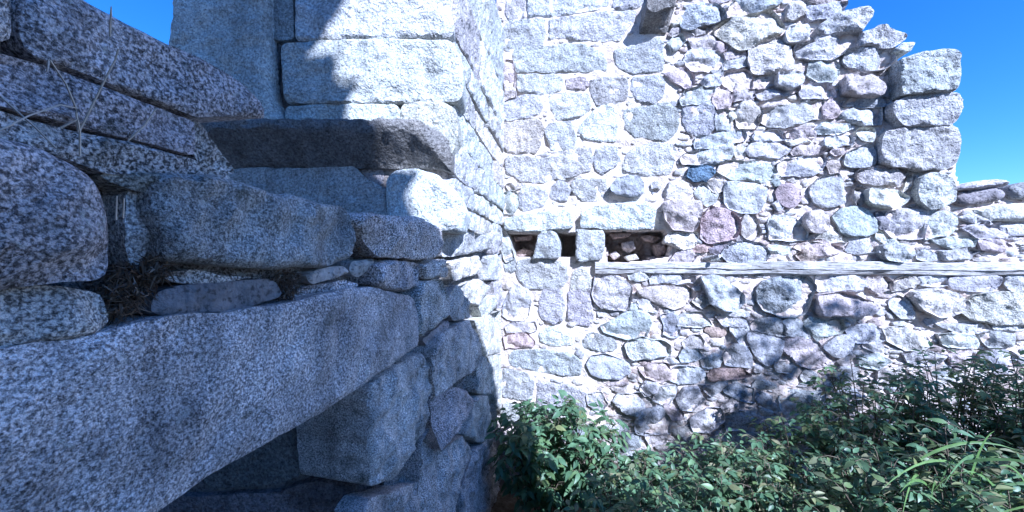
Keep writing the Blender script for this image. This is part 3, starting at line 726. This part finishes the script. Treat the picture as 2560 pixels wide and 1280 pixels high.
for rad, tries in ((.16, 500), (.12, 900), (.09, 1600), (.07, 2600), (.05, 5200), (.036, 8000), (.024, 11000), (.016, 12000)):
    for _ in range(tries):
        cx = rnd.uniform(mn[0], mx[0]); cy = rnd.uniform(mn[1], mx[1]); asp = rnd.choice((rnd.uniform(1.0, 1.8), rnd.uniform(1.8, 4.2)))
        rf = rubble_fac(np.array([[cx, cy]]))[0]
        if rf < .5 and (rad > .05 or rnd.random() > .10): 
            px, py = pix_of(np.array([[cx, cy]]))
            if py[0] > 0: continue
        a, b = rad*math.sqrt(asp), rad/math.sqrt(asp)
        i0, i1 = int((cx-a-mn[0])/RES), int((cx+a-mn[0])/RES)+1; j0, j1 = int((cy-b-mn[1])/RES), int((cy+b-mn[1])/RES)+1
        if i0 < 0 or j0 < 0 or i1 >= gw or j1 >= gh: continue
        X, Y = np.meshgrid(np.arange(i0, i1), np.arange(j0, j1))
        el = (((X*RES+mn[0]-cx)/a)**2+((Y*RES+mn[1]-cy)/b)**2) < 1
        sub = occ[j0:j1, i0:i1]
        if (sub & el).any(): continue
        sub |= el
        k = rnd.randint(5, 7); th = rnd.uniform(0, 6); sl = rnd.uniform(-.25, .25)
        pl = []
        for q in range(k):
            t = th+2*math.pi*(q+rnd.uniform(-.25, .25))/k; rr = rnd.uniform(.85, 1.08)
            x, y = a*rr*math.cos(t), b*rr*math.sin(t); pl.append((cx+x, cy+y+x*sl*.4))
        fillers.append((rad, np.array(pl)))
fillers.sort(key=lambda q: -q[0])
px_ok = []
JV, JF = [], []; nf = 0
n_traced = len([o for o in rw.children if o.name.startswith('stone')])
for rad, pl in fillers:
    x, y = pix_of(pl.mean(0)[None]); vis = 1200 < x[0] < 2600 and -30 < y[0] < 1290
    kw = dict(d=min(.022, rad*.45), r=rad*.35, rough=.005, jit=rad*.12, edge=.4, tilt=.2, h=max(.011, rad*.33), back=-.06, rd=rad*.08, facets=4, grow=rad*.15)
    if vis and n_traced+nf < 298:
        stone('stone', pl, PR, rw, rnd.choice('GGPPLWWRBG'), mat='field', px=False, **kw); nf += 1
    else:
        V, Fc = stone_geo(pl, PR, **kw); o = sum(len(v) for v in JV)
        JV.append(V); JF += [tuple(i+o for i in f) for f in Fc]
mesh_obj('pinning_stones', np.concatenate(JV), JF, M['pin'], rw, kind='stuff')
print('traced', n_traced, 'filler', len(fillers), 'single', nf)

# ================================================================== SHADED GRANITE WALL (left)
gw_ = empty('granite_wall', PA.w(np.array([[-2., -H]]), -.3)[0], 'shaded coarse granite wall with a huge lintel over a dark opening, on the left', 'stone wall')
NEAR = dict(mat='near', r=.014, rough=.012, h=.013, jit=.008, back=-.4, edge=.7, tilt=.02, rd=.010, grow=.005, facets=1)
def L(pp, tint='N', d=.05, name='stone_block', plane=PA, label=None, **k):
    kk = dict(NEAR); kk.update(k); return stone(name, pp, plane, gw_, tint, d=d, label=label, **kk)
L([(-230, 915), (0, 880), (240, 850), (390, 800), (560, 782), (700, 765), (850, 728), (930, 716), (1000, 735), (1040, 745), (1050, 800), (1045, 868), (980, 915), (880, 985), (780, 1050), (700, 1092), (560, 1172), (400, 1280), (250, 1380), (0, 1545), (-230, 1700)],
  (.55, .53, .50), .06, 'lintel', label='huge granite lintel over the dark opening', r=.03, h=.016, rough=.007, rd=.012, edge=.8, back=-.6, facets=0)
L([(-180, 300), (0, 340), (100, 355), (200, 398), (265, 455), (285, 540), (290, 620), (285, 685), (230, 702), (0, 718), (-180, 735)], (.43, .41, .385), .09, r=.035, rough=.016, rd=.02)
L([(268, 430), (340, 424), (412, 430), (414, 468), (350, 472), (290, 455)], (.26, .26, .24), .05, 'stone', rough=.02)
L([(408, 428), (540, 436), (640, 465), (760, 500), (868, 518), (890, 548), (890, 640), (830, 662), (700, 668), (560, 658), (432, 645), (412, 560)], (.33, .33, .33), .07, r=.02, rough=.014, facets=0)
L([(320, 470), (395, 492), (402, 560), (380, 600), (362, 655), (322, 664), (330, 560)], 'N', .02, 'stone', r=.02)
L([(-180, 750), (0, 735), (140, 718), (250, 730), (280, 790), (252, 838), (100, 862), (0, 872), (-180, 905)], 'N', .045, r=.03, rough=.016)
L([(400, 735), (500, 712), (690, 702), (708, 742), (600, 778), (450, 792), (385, 785)], 'D', .03, 'stone', mat='field')
L([(772, 685), (862, 665), (884, 680), (790, 712)], 'W', .045, 'stone', mat='field')
L([(420, 688), (480, 672), (560, 690), (640, 690), (560, 706), (450, 706)], 'N', .03, 'stone')
L([(742, 740), (780, 715), (860, 702), (905, 712), (860, 740), (740, 756)], (.43, .41, .385), .03, 'stone')
L([(892, 545), (930, 533), (1060, 545), (1108, 566), (1110, 640), (1070, 648), (960, 642), (930, 605), (900, 570)], 'N', .09, r=.022)
L([(890, 560), (925, 600), (950, 640), (900, 640), (890, 600)], 'D', .0, 'stone')
L([(945, 662), (1000, 650), (1057, 660), (1057, 715), (1010, 728), (950, 712)], 'N', .07, r=.02)
L([(888, 655), (940, 648), (938, 672), (900, 690), (880, 680)], 'W', .04, 'stone', mat='field')
L([(1062, 662), (1120, 648), (1128, 690), (1070, 698)], 'N', .07)
L([(1048, 740), (1062, 706), (1112, 700), (1132, 750), (1126, 790), (1062, 842), (1047, 830)], 'N', .07, r=.02)
L([(1132, 735), (1150, 712), (1172, 755), (1178, 795), (1140, 802), (1126, 770)], 'N', .06)
L([(1060, 848), (1120, 800), (1128, 822), (1078, 870)], 'P', .03, 'stone', mat='field')
L([(1092, 872), (1120, 832), (1182, 800), (1208, 870), (1196, 922), (1140, 962), (1102, 992), (1092, 930)], 'N', .09, r=.022)
L([(1197, 925), (1217, 892), (1236, 930), (1232, 988), (1197, 982)], 'N', .06)
L([(1086, 992), (1140, 968), (1165, 975), (1192, 1002), (1150, 1082), (1112, 1125), (1086, 1060)], 'N', .07, r=.02)
L([(1196, 990), (1240, 985), (1248, 1060), (1215, 1110), (1165, 1090)], 'N', .05, r=.02)
L([(1062, 1102), (1085, 1070), (1110, 1130), (1160, 1090), (1185, 1130), (1150, 1220), (1140, 1330), (1050, 1340), (1055, 1200)], 'N', .05, r=.05, rough=.02)
L([(1190, 1125), (1246, 1070), (1255, 1200), (1250, 1340), (1150, 1340), (1158, 1220)], 'N', .04, r=.05, rough=.02)
L([(930, 1340), (905, 1290), (930, 1250), (985, 1232), (1050, 1205), (1045, 1340)], (.43, .41, .385), .03, r=.04, rough=.02, back=-.1)
for pp, tn in (([(1108, 585), (1160, 570), (1232, 590), (1232, 622), (1140, 642), (1112, 642)], 'G'), ([(1236, 582), (1252, 580), (1258, 622), (1238, 636)], 'G'),
           ([(1126, 652), (1200, 640), (1217, 680), (1140, 702)], 'W'), ([(1222, 642), (1257, 632), (1257, 700), (1226, 700)], 'G'),
           ([(1150, 716), (1200, 698), (1232, 718), (1200, 762), (1172, 752)], 'W'), ([(1200, 765), (1240, 735), (1242, 770), (1212, 796)], 'W'),
           ([(1190, 800), (1256, 776), (1256, 880), (1217, 890)], 'W'), ([(1222, 892), (1256, 885), (1256, 1040), (1240, 1000), (1236, 930)], 'W'), ([(1236, 705), (1257, 705), (1257, 770), (1246, 770)], 'G')):
    L(pp, tn, .05, 'stone', mat='granite', r=.03, rough=.012)
# jamb block: its inner face looks towards the camera
JB = dict(mat='granite', r=.025, rough=.010, h=.014, back=-.3, edge=.7)
L([(938, 965), (1000, 922), (1062, 882), (1097, 930), (1086, 1000), (1062, 1090), (1000, 1200), (944, 1218), (936, 1090)], 'N', .04, r=.06, rough=.018, back=-.33, grow=.002, facets=0, edge=.15, label='big corner block carrying the lintel')
stone('stone_block', [(520, 1040), (640, 1040), (760, 1040), (766, 1180), (700, 1205), (520, 1215)], PJ, gw_, (.2, .19, .185), d=-.05, **JB)  # stones inside the opening: shade under the lintel put into their dark colour
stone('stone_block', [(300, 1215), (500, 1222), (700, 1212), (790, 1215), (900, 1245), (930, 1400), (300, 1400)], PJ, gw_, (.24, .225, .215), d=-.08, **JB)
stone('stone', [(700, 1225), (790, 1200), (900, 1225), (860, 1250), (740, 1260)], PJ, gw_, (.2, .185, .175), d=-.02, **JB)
# upper courses, near the camera
UB = dict(rd=.006, r=.007, edge=.85, h=.011, grow=0, rough=.007, jit=.004)
L([(62, -90), (160, -90), (205, -4), (300, 45), (420, 106), (520, 152), (600, 200), (652, 250), (668, 296), (500, 292), (400, 250), (270, 203), (120, 148), (72, 122), (56, 40)], (.40, .385, .36), .055, **UB)
L([(-150, -120), (25, -120), (35, 90), (20, 106), (-150, 62)], (.40, .385, .36), .055, **UB)
L([(-200, 70), (0, 130), (120, 167), (270, 219), (400, 267), (494, 303), (492, 388), (400, 362), (337, 347), (195, 315), (0, 262), (-200, 205)], (.38, .365, .345), .05, **UB)
L([(-200, 218), (0, 273), (195, 328), (337, 360), (490, 398), (590, 445), (520, 450), (420, 436), (280, 436), (200, 405), (100, 366), (0, 350), (-200, 312)], (.42, .40, .38), .045, **UB)
L([(496, 303), (520, 318), (548, 372), (594, 432), (560, 440), (500, 408), (494, 380)], (.43, .41, .385), .03, 'stone', r=.02, rough=.016)
def a_h(P):
    w = PA.w(P, 0); return -.050+fbm(w, 9, 5, .65)*.04
def uvA(Y, Z): return ((Y-4.0)/.9824, Z)
SA = np.array([uvA(4.02, -2.9), uvA(4.02, .17), uvA(2.3, .17), uvA(1.75, .12), uvA(.93, .12), uvA(.80, .14), uvA(.72, .36), uvA(.2, .36), uvA(.2, -.44), uvA(1.72, -.44), uvA(1.72, -2.9)])
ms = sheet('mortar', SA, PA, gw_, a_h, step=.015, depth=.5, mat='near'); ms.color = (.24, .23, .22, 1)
prism('wall_core', SA, PA, -.62, -.5, M['mortar'], gw_)
# reveal and back of the opening
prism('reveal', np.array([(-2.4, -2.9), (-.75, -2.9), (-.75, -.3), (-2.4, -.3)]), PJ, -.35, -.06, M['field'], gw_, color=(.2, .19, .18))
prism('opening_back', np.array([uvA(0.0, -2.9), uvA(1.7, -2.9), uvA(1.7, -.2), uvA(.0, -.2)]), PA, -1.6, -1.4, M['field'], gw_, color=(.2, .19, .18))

# ================================================================== PIER (front and lit side)
pier = empty('granite_pier', (-.8, 3.0, 0), 'pier of large smooth granite blocks with a projecting ledge, half in sun, in the corner', 'stone pier')
def B(pp, tint='G', d=.03, name='stone_block', plane=PB, label=None, **k):
    kk = dict(mat='granite', r=.008, rough=.009, h=.016, jit=.008, back=-.25, edge=.65, tilt=.012, rd=.012, grow=.010); kk.update(k)
    return stone(name, pp, plane, pier, tint, d=d, label=label, **kk)
B([(672, -180), (726, -180), (730, -20), (735, 92), (700, 98), (668, 98)], 'S', .0)
B([(738, -180), (1105, -180), (1118, -20), (1130, 86), (1040, 92), (900, 90), (760, 99), (738, 97)], 'V', .035, rd=.02)
B([(664, 108), (694, 104), (700, 150), (692, 235), (676, 250), (664, 180)], 'D', -.02, 'stone')
B([(702, 106), (750, 103), (920, 96), (1124, 97), (1140, 122), (1152, 170), (1156, 235), (1142, 248), (1000, 252), (850, 254), (712, 254), (704, 180)], 'V', .04, rd=.02)
B([(714, 264), (780, 260), (860, 260), (982, 258), (998, 275), (994, 304), (712, 306)], 'V', .03, rd=.02)
B([(1004, 262), (1040, 250), (1090, 250), (1135, 270), (1142, 330), (1125, 390), (1060, 340), (1002, 306)], 'W', .035)
B([(440, 432), (640, 421), (880, 418), (905, 442), (962, 470), (967, 575), (900, 600), (760, 620), (440, 620)], 'S', .03)
B([(966, 450), (986, 426), (1040, 421), (1088, 437), (1140, 480), (1160, 530), (1150, 578), (1050, 575), (968, 575)], 'V', .07, r=.04)
B([(905, 428), (960, 428), (962, 462), (930, 452)], 'P', -.06, 'stone', mat='field')
B([(560, 296), (640, 296), (700, 300), (712, 310), (560, 312)], 'S', .02)
# slab standing beside the front
B([(424, -160), (652, -160), (656, 60), (657, 165), (668, 235), (700, 304), (600, 316), (430, 316), (418, 150), (414, 90), (424, 40)], 'V', .10, 'slab', label='tall pale smooth slab at the edge of the sky', r=.05, rd=.02, back=-.15, edge=.6)
# ledge with a sloping underside
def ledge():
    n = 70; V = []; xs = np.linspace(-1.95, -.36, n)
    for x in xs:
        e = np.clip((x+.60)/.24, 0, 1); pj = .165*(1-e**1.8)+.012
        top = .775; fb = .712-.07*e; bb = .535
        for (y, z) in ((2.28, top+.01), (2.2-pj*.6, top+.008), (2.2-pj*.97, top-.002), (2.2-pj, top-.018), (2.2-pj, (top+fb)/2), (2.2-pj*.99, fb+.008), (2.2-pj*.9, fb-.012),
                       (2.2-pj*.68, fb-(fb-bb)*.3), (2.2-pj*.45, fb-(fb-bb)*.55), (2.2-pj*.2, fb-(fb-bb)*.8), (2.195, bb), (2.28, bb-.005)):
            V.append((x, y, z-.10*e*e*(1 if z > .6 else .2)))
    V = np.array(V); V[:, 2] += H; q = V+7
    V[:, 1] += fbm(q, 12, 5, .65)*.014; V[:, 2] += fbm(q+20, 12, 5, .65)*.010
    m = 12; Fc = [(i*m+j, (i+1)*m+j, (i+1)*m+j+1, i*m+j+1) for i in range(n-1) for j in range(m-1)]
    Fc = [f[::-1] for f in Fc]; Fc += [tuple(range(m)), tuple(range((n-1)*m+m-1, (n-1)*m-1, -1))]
    mesh_obj('ledge', V, Fc, M['granite'], pier, color=(.22, .215, .205), label='projecting granite ledge with a sloping underside, tinted dark to deepen its shade')  # whole ledge coloured darker so the underside reads as shaded
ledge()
# courses on the side of the pier, seen at a grazing angle
def uvC(Y, Z): return ((Y-4.0)/.9898, Z)
for z0, z1, cuts in ((1.80, 2.5, (2.2, 3.3, 4.0)), (1.37, 1.785, (2.2, 2.9, 4.0)), (1.165, 1.35, (2.2, 3.2, 4.0)), (.965, 1.15, (2.2, 2.75, 4.0)),
                     (.73, .95, (2.2, 2.9, 3.5, 4.0)), (.50, .715, (2.25, 2.8, 3.4, 4.0)), (.335, .485, (2.2, 2.7, 3.2, 4.0)), (.18, .32, (2.2, 2.8, 3.45, 4.0))):
    for a, b in zip(cuts[:-1], cuts[1:]):
        j = lambda s: rnd.uniform(-s, s)
        pl = [uvC(a+.03+j(.015), z0+j(.014)), uvC((a+b)/2, z0+j(.012)), uvC(b-.012+j(.01), z0+j(.014)), uvC(b-.012+j(.01), z1-.01+j(.016)), uvC((a+b)/2, z1+j(.012)), uvC(a+.03+j(.015), z1-.01+j(.016))]
        B(pl, rnd.choice('VVGW'), rnd.uniform(.008, .035), plane=PC, px=False, r=.014, rough=.010, rd=.012, jit=.010, grow=.0)
fp = np.array([(-1.47, 2.235), (-.405, 2.235), (-.150, 4.0), (-.11, 4.5), (-1.47, 4.5)])
n = len(fp); V = np.concatenate([np.c_[fp, np.full(n, H+.14)], np.c_[fp, np.full(n, H+2.6)]])
mesh_obj('mortar', V, [tuple(range(n-1, -1, -1)), tuple(range(n, 2*n))]+[(i, (i+1) % n, n+(i+1) % n, n+i) for i in range(n)], M['field'], pier, smooth=False, color=(.30, .27, .25))

# ================================================================== RUIN BEHIND THE CAMERA (casts the raking shade)
ED = [('B', 905, -60), ('B', 850, 0), ('B', 800, 38), ('B', 747, 96), ('B', 751, 128), ('B', 775, 150), ('B', 826, 128), ('B', 845, 150), ('B', 838, 195), ('B', 856, 208), ('B', 890, 203), ('B', 892, 216), ('B', 874, 244), ('B', 864, 300),
      ('B', 905, 350), ('B', 945, 400), ('B', 985, 432), ('B', 1050, 440), ('B', 1009, 490), ('B', 1024, 537), ('A', 1080, 580), ('A', 1099, 642), ('A', 1125, 680), ('A', 1151, 717), ('A', 1174, 774), ('A', 1204, 860), ('A', 1225, 915), ('A', 1238, 960), ('A', 1249, 1053)]
YO = -2.8; prof = []
for pl, x, y in ED:
    w = wpt(PB if pl == 'B' else PA, x, y, .03); k = (w[1]-YO)/-SUN[1]; q = w+SUN*k; prof.append((q[0], q[2]))
prof = np.array(prof)
print('profile', prof.round(2).tolist())
ru = empty('ruined_wall', (0, YO-.3, 0), 'tall ruined wall with a raking broken edge behind the camera', 'stone wall')
pr = np.concatenate([[(-3.2, 0.), (-3.2, prof[0, 1]+.3)], prof, [(prof[-1, 0]+.05, 0.)]])[::-1]
pr2 = pr.copy()
PO = Plane((0, YO), (-1, 0))              # faces +Y
q = pr2.copy(); q[:, 0] *= -1; q[:, 1] -= H
prism('wall_body', q, PO, -.5, 0, M['field'], ru, color=(.26, .255, .25))

# ================================================================== PLANTS
def leaf_mesh(name, mat, L=.1, W=.045, fold=.35, droop=.25, seg=4):
    V = []; 
    for i in range(seg+1):
        f = i/seg; w = W*.5*math.sin(math.pi*min(1, f*1.02)**.8)*(1.05 if f < .9 else .6); z = -droop*L*f*f
        if i in (0, seg): V.append((0, L*f, z))
        else: V += [(-w, L*f, z+w*fold), (0, L*f, z), (w, L*f, z+w*fold)]
    Fc = []; idx = [[0]]+[[1+3*(i-1)+k for k in range(3)] for i in range(1, seg)]+[[1+3*(seg-1)]]
    a = idx[1]; Fc += [(0, a[1], a[0]), (0, a[2], a[1])]
    for i in range(1, seg-1):
        a, b = idx[i], idx[i+1]; Fc += [(a[0], a[1], b[1], b[0]), (a[1], a[2], b[2], b[1])]
    a = idx[seg-1]; t = idx[seg][0]; Fc += [(a[0], a[1], t), (a[1], a[2], t)]
    me = bpy.data.meshes.new(name); me.from_pydata(V, [], Fc); me.materials.append(mat)
    me.polygons.foreach_set('use_smooth', np.ones(len(Fc), bool))
    return me, np.array(V), Fc
LEAVES = [leaf_mesh('leaf', M['leaf'], .1, .046), leaf_mesh('leaf', M['leaf'], .1, .038, .2, .5), leaf_mesh('leaf', M['leaf2'], .1, .04, .5, .15), leaf_mesh('leaf', M['leaf2'], .1, .05, .15, .35)]
def tube(P, r0, r1, sides=5):
    P = [Vector(p) for p in P]; V = []; Fc = []; n = len(P)
    for i, p in enumerate(P):
        d = (P[min(i+1, n-1)]-P[max(i-1, 0)]).normalized(); a = d.orthogonal().normalized(); b = d.cross(a); r = r0+(r1-r0)*i/(n-1)
        for j in range(sides): t = 2*math.pi*j/sides; V.append(p+(a*math.cos(t)+b*math.sin(t))*r)
    for i in range(n-1):
        for j in range(sides): Fc.append((i*sides+j, i*sides+(j+1) % sides, (i+1)*sides+(j+1) % sides, (i+1)*sides+j))
    return [tuple(v) for v in V], Fc
def shrub(name, label, cat, base, crown, rad, nstem, nsprig, lsize, olive=.3, group=None, single=240, trunk=None, fold_to=None, spread=.25):
    root = empty(name, base, label, cat, group)
    base = Vector(base); crown = Vector(crown); SV, SF = [], []; LV = [[], []]; LF = [[], []]; leafs = []
    def addtube(P, r0, r1, s=4):
        v, f = tube(P, r0, r1, s); o = len(SV); SV.extend(v); SF.extend([tuple(i+o for i in q) for q in f])
    if trunk:
        addtube([base, base+(crown-base)*.5+Vector((.05, .03, 0)), crown], trunk, trunk*.5, 8)
    for s in range(nstem):
        while True:
            d = Vector((rnd.uniform(-1, 1), rnd.uniform(-1, 1), rnd.uniform(-.9, 1)))
            if .25 < d.length < 1: break
        d = d.normalized()*(d.length**.45)
        tip = crown+Vector((d.x*rad[0], d.y*rad[1], d.z*rad[2]))
        b0 = crown*.55+base*.45 if trunk else base+Vector((rnd.uniform(-1, 1)*rad[0]*spread, rnd.uniform(-1, 1)*rad[1]*spread, 0))
        midp = b0.lerp(tip, .5)+Vector((rnd.uniform(-.07, .07), rnd.uniform(-.07, .07), abs(tip.z-b0.z)*.22+.03))
        P = []
        for i in range(8):
            t = i/7; P.append((1-t)**2*b0+2*t*(1-t)*midp+t*t*tip)
        addtube(P, .006, .002)
        for k in range(nsprig):
            t = .35+.65*(k+rnd.random())/nsprig; i = min(int(t*7), 6); p = P[i].lerp(P[i+1], t*7-i)
            ax = (P[i+1]-P[i]).normalized(); out = Vector((rnd.gauss(0, 1), rnd.gauss(0, 1), rnd.gauss(.1, .5)))
            out = (out-ax*out.dot(ax)).normalized()*.9+ax*.5+Vector((0, 0, -.1)); out.normalize()
            ln = lsize*rnd.uniform(1.0, 2.1); e = p+out*ln
            addtube([p, p.lerp(e, .5)+Vector((0, 0, .01)), e], .0018, .001, 3)
            side = out.cross(Vector((0, 0, 1))); side = side.normalized() if side.length > .1 else Vector((1, 0, 0))
            v = 0 if rnd.random() > olive else 2; v += rnd.randint(0, 1)
            for q, (f, sd) in enumerate(((.45, 1), (.5, -1), (.8, 1), (.84, -1), (1, 0))):
                dirv = (out*(.5 if sd else 1)+side*sd*.85+Vector((rnd.gauss(0, .2), rnd.gauss(0, .2), rnd.gauss(-.25, .22)))).normalized()
                up = Vector((rnd.gauss(0, .4), rnd.gauss(-.25, .4), 1)); xx = dirv.cross(up).normalized(); zz = xx.cross(dirv)
                sc = lsize/.1*rnd.uniform(.65, 1.15)*(1.15 if not sd else 1)
                mt = Matrix((xx, dirv, zz)).transposed()
                leafs.append((p.lerp(e, f), mt, sc, v))
    # the leaves that show largest (nearest to the camera) are single objects
    order = sorted(range(len(leafs)), key=lambda i: (leafs[i][0]-Vector((0, 0, H))).length+rnd.uniform(0, .5))
    for rank, i in enumerate(order):
        p, mt, sc, v = leafs[i]
        if rank < single:
            o = bpy.data.objects.new('leaf', LEAVES[v][0]); C.objects.link(o); o.parent = root
            m4 = mt.to_4x4()@Matrix.Scale(sc, 4); m4.translation = p-base; o.matrix_local = m4
        else:
            V = (LEAVES[v][1]*sc)@np.array(mt).T+np.array(p); mi = v//2; o = sum(len(x) for x in LV[mi])
            LV[mi].append(V); LF[mi] += [tuple(k+o for k in f) for f in LEAVES[v][2]]
    mesh_obj('stems', SV, SF, M['bark'], root, kind='stuff')
    for mi, mm in ((0, 'leaf'), (1, 'leaf2')):
        if LV[mi]: mesh_obj('foliage', np.concatenate(LV[mi]), LF[mi], M[mm], root, kind='stuff')
    return root
K_ = 1.0
SH = [  # x, y of crown top (photo), distance, half width m, half depth, half height, stems, sprigs, leaf, olive, label
    (1390, 990, 3.25, .58, .34, .44, 48, 9, .092, .12, 'bright green leafy shrub at the foot of the corner between the two walls'),
    (1610, 1130, 2.75, .42, .35, .34, 52, 11, .064, .25, 'low dark green shrub just right of the bright corner shrub'),
    (1800, 1092, 2.65, .42, .35, .36, 56, 12, .056, .35, 'low dark shrub under the dappled shade on the wall'),
    (1985, 1040, 2.60, .42, .35, .40, 62, 13, .054, .4, 'dark bushy shrub in the middle of the row along the wall foot'),
    (2165, 905, 2.62, .44, .30, .48, 70, 14, .052, .45, 'taller fine leaved shrub climbing the wall left of the far right one'),
    (2385, 862, 2.55, .48, .32, .55, 80, 14, .052, .45, 'tallest shrub of the row with sunlit tips below the quoins'),
    (2570, 880, 2.35, .45, .35, .55, 64, 14, .052, .5, 'shrub running out of the right edge of the picture'),
    (1560, 1195, 2.25, .36, .3, .22, 34, 8, .06, .2, 'small foreground shrub at the bottom centre below the corner shrub'),
    (1760, 1185, 2.0, .42, .32, .26, 62, 13, .054, .25, 'foreground shrub at the bottom edge left of the dark hollow'),
    (2010, 1165, 1.85, .42, .32, .28, 64, 14, .052, .4, 'foreground shrub at the bottom edge in deep shade'),
    (2270, 1120, 1.75, .42, .32, .30, 64, 14, .052, .45, 'foreground shrub behind the long grass blades'),
    (2500, 1080, 1.6, .42, .32, .34, 64, 14, .052, .5, 'foreground shrub in the bottom right corner'),
]
for (x, y, Y, rx, ry, rz, ns, nk, ls, ol, lab) in SH:
    X = (x-1280)/F*Y; top = H+(640-y)/F*Y; cz = top-rz*.95
    shrub('shrub', lab, 'shrub', (X, Y, gz(X, Y)-.02), (X, Y, cz), (rx, ry, rz), ns, nk, ls, ol, group='shrubs along the foot of the rubble wall')
# trees right of the frame that dapple the foot of the wall with shade
shrub('small_tree', 'small leafy tree right of the view', 'tree', (5.2, -2.1, gz(5.2, -2.1)), (5.2, -2.1, H+3.65), (1.1, .8, .75), 36, 7, .12, .3, single=40, trunk=.07)

def blade(p, q, w, sag, mat, root, name='blade', seg=7):
    p = Vector(p); q = Vector(q); d = (q-p); side = d.cross(Vector((.2, -1, .4))).normalized(); V = []; Fc = []
    for i in range(seg+1):
        t = i/seg; c = p.lerp(q, t)+Vector((0, 0, sag*4*t*(1-t))); ww = w*(1-t**2.2)*(.6+.4*min(1, t*5))+.0006
        V += [tuple(c-side*ww), tuple(c+Vector((0, 0, -ww*.4))), tuple(c+side*ww)]
    for i in range(seg):
        for k in range(2): Fc.append((i*3+k, i*3+k+1, i*3+k+4, i*3+k+3))
    return mesh_obj(name, V, Fc, mat, root)
gt = empty('grass_tuft', (2.0, 1.75, gz(2., 1.75)), 'tuft of long bright grass blades leaning over the shrubs at lower right', 'grass')
for k in range(18):
    a = rnd.uniform(-1.9, 1.2); L_ = rnd.uniform(.25, .6); b = (1.95+rnd.uniform(-.12, .3), 1.6+rnd.uniform(-.1, .12), H-1.02+rnd.uniform(-.1, .1))
    blade(b, (b[0]+math.sin(a)*L_, b[1]-.05+rnd.uniform(-.2, .1), b[2]+math.cos(a)*L_*.45), rnd.uniform(.003, .007), .05, M['blade'], gt)
dg = empty('dry_grass', wpt(PA, 205, 400, .05), 'thin pale dry grass stalks growing from the shaded granite joint at upper left', 'dry grass')
def stalk(pts, r, head=0):
    P = [wpt(PA, x, y, .075+.01*i) for i, (x, y) in enumerate(pts)]; PP = []
    for i in range(len(P)-1):
        for t in np.linspace(0, 1, 6)[:-1]: PP.append(P[i]*(1-t)+P[i+1]*t)
    PP.append(P[-1]); v, f = tube(PP, r, r*.7, 4); mesh_obj('stalk', v, f, M['straw'], dg)
    if head:
        d = PP[-1]-PP[-2]; d = d/np.linalg.norm(d); v, f = tube([PP[-1], PP[-1]+d*head*.3, PP[-1]+d*head*.7, PP[-1]+d*head], .0018, .0006, 5); v2 = []
        mesh_obj('seed_head', v, f, M['straw'], dg)
for pts, hd in (([(200, 325), (240, 245), (262, 200), (288, 150), (296, 122)], .0), ([(196, 330), (190, 270), (150, 262), (70, 290), (30, 310)], .03), ([(275, 92), (277, 40)], .015), ([(190, 270), (165, 210), (125, 150)], .0),
                ([(320, 352), (360, 315), (390, 272)], .0), ([(200, 390), (200, 330), (195, 300)], 0), ([(0, 240), (50, 285), (90, 320), (140, 370)], 0), ([(150, 320), (195, 298)], 0), ([(122, 150), (118, 180)], 0), ([(290, 550), (292, 490)], .0), ([(308, 545), (310, 495)], 0)):
    stalk(pts, .0015, hd)
def debris(label, px, nst, plane=PA):
    c = np.mean(px, 0); root = empty('dead_plant', wpt(plane, c[0], c[1], .03), label, 'dead plant')
    uv = plane.uv(px, .03); mn_, mx_ = uv.min(0), uv.max(0); V, Fc = [], []
    k = 0
    while k < nst:
        p = np.array([[rnd.uniform(mn_[0], mx_[0]), rnd.uniform(mn_[1], mx_[1])]])
        if not inside(p, uv)[0]: continue
        k += 1; w = Vector(plane.w(p, rnd.uniform(-.01, .045))[0])
        d = Vector((rnd.gauss(0, 1), rnd.gauss(0, 1), rnd.gauss(-.4, 1))).normalized(); ln = rnd.uniform(.008, .03)
        v, f = tube([w, w+d*ln*.5+Vector((0, 0, -.003)), w+d*ln+Vector((rnd.gauss(0, .004), 0, -.006))], rnd.uniform(.0008, .0028), .0005, 3)
        o = len(V); V += v; Fc += [tuple(i+o for i in q) for q in f]
    mesh_obj('withered_stems', V, Fc, M['debris'], root, kind='stuff')
debris('dark clump of dead leaves stuffed in the gap under the granite wedge stone', [(300, 660), (400, 640), (430, 670), (370, 720), (330, 790), (280, 790), (265, 740)], 700)
debris('small hanging clump of dead stems above the lintel', [(705, 680), (745, 675), (745, 735), (715, 748)], 260)
debris('wisp of dead roots in the joint beside the second mantel block', [(892, 560), (925, 610), (950, 640), (900, 642)], 120)
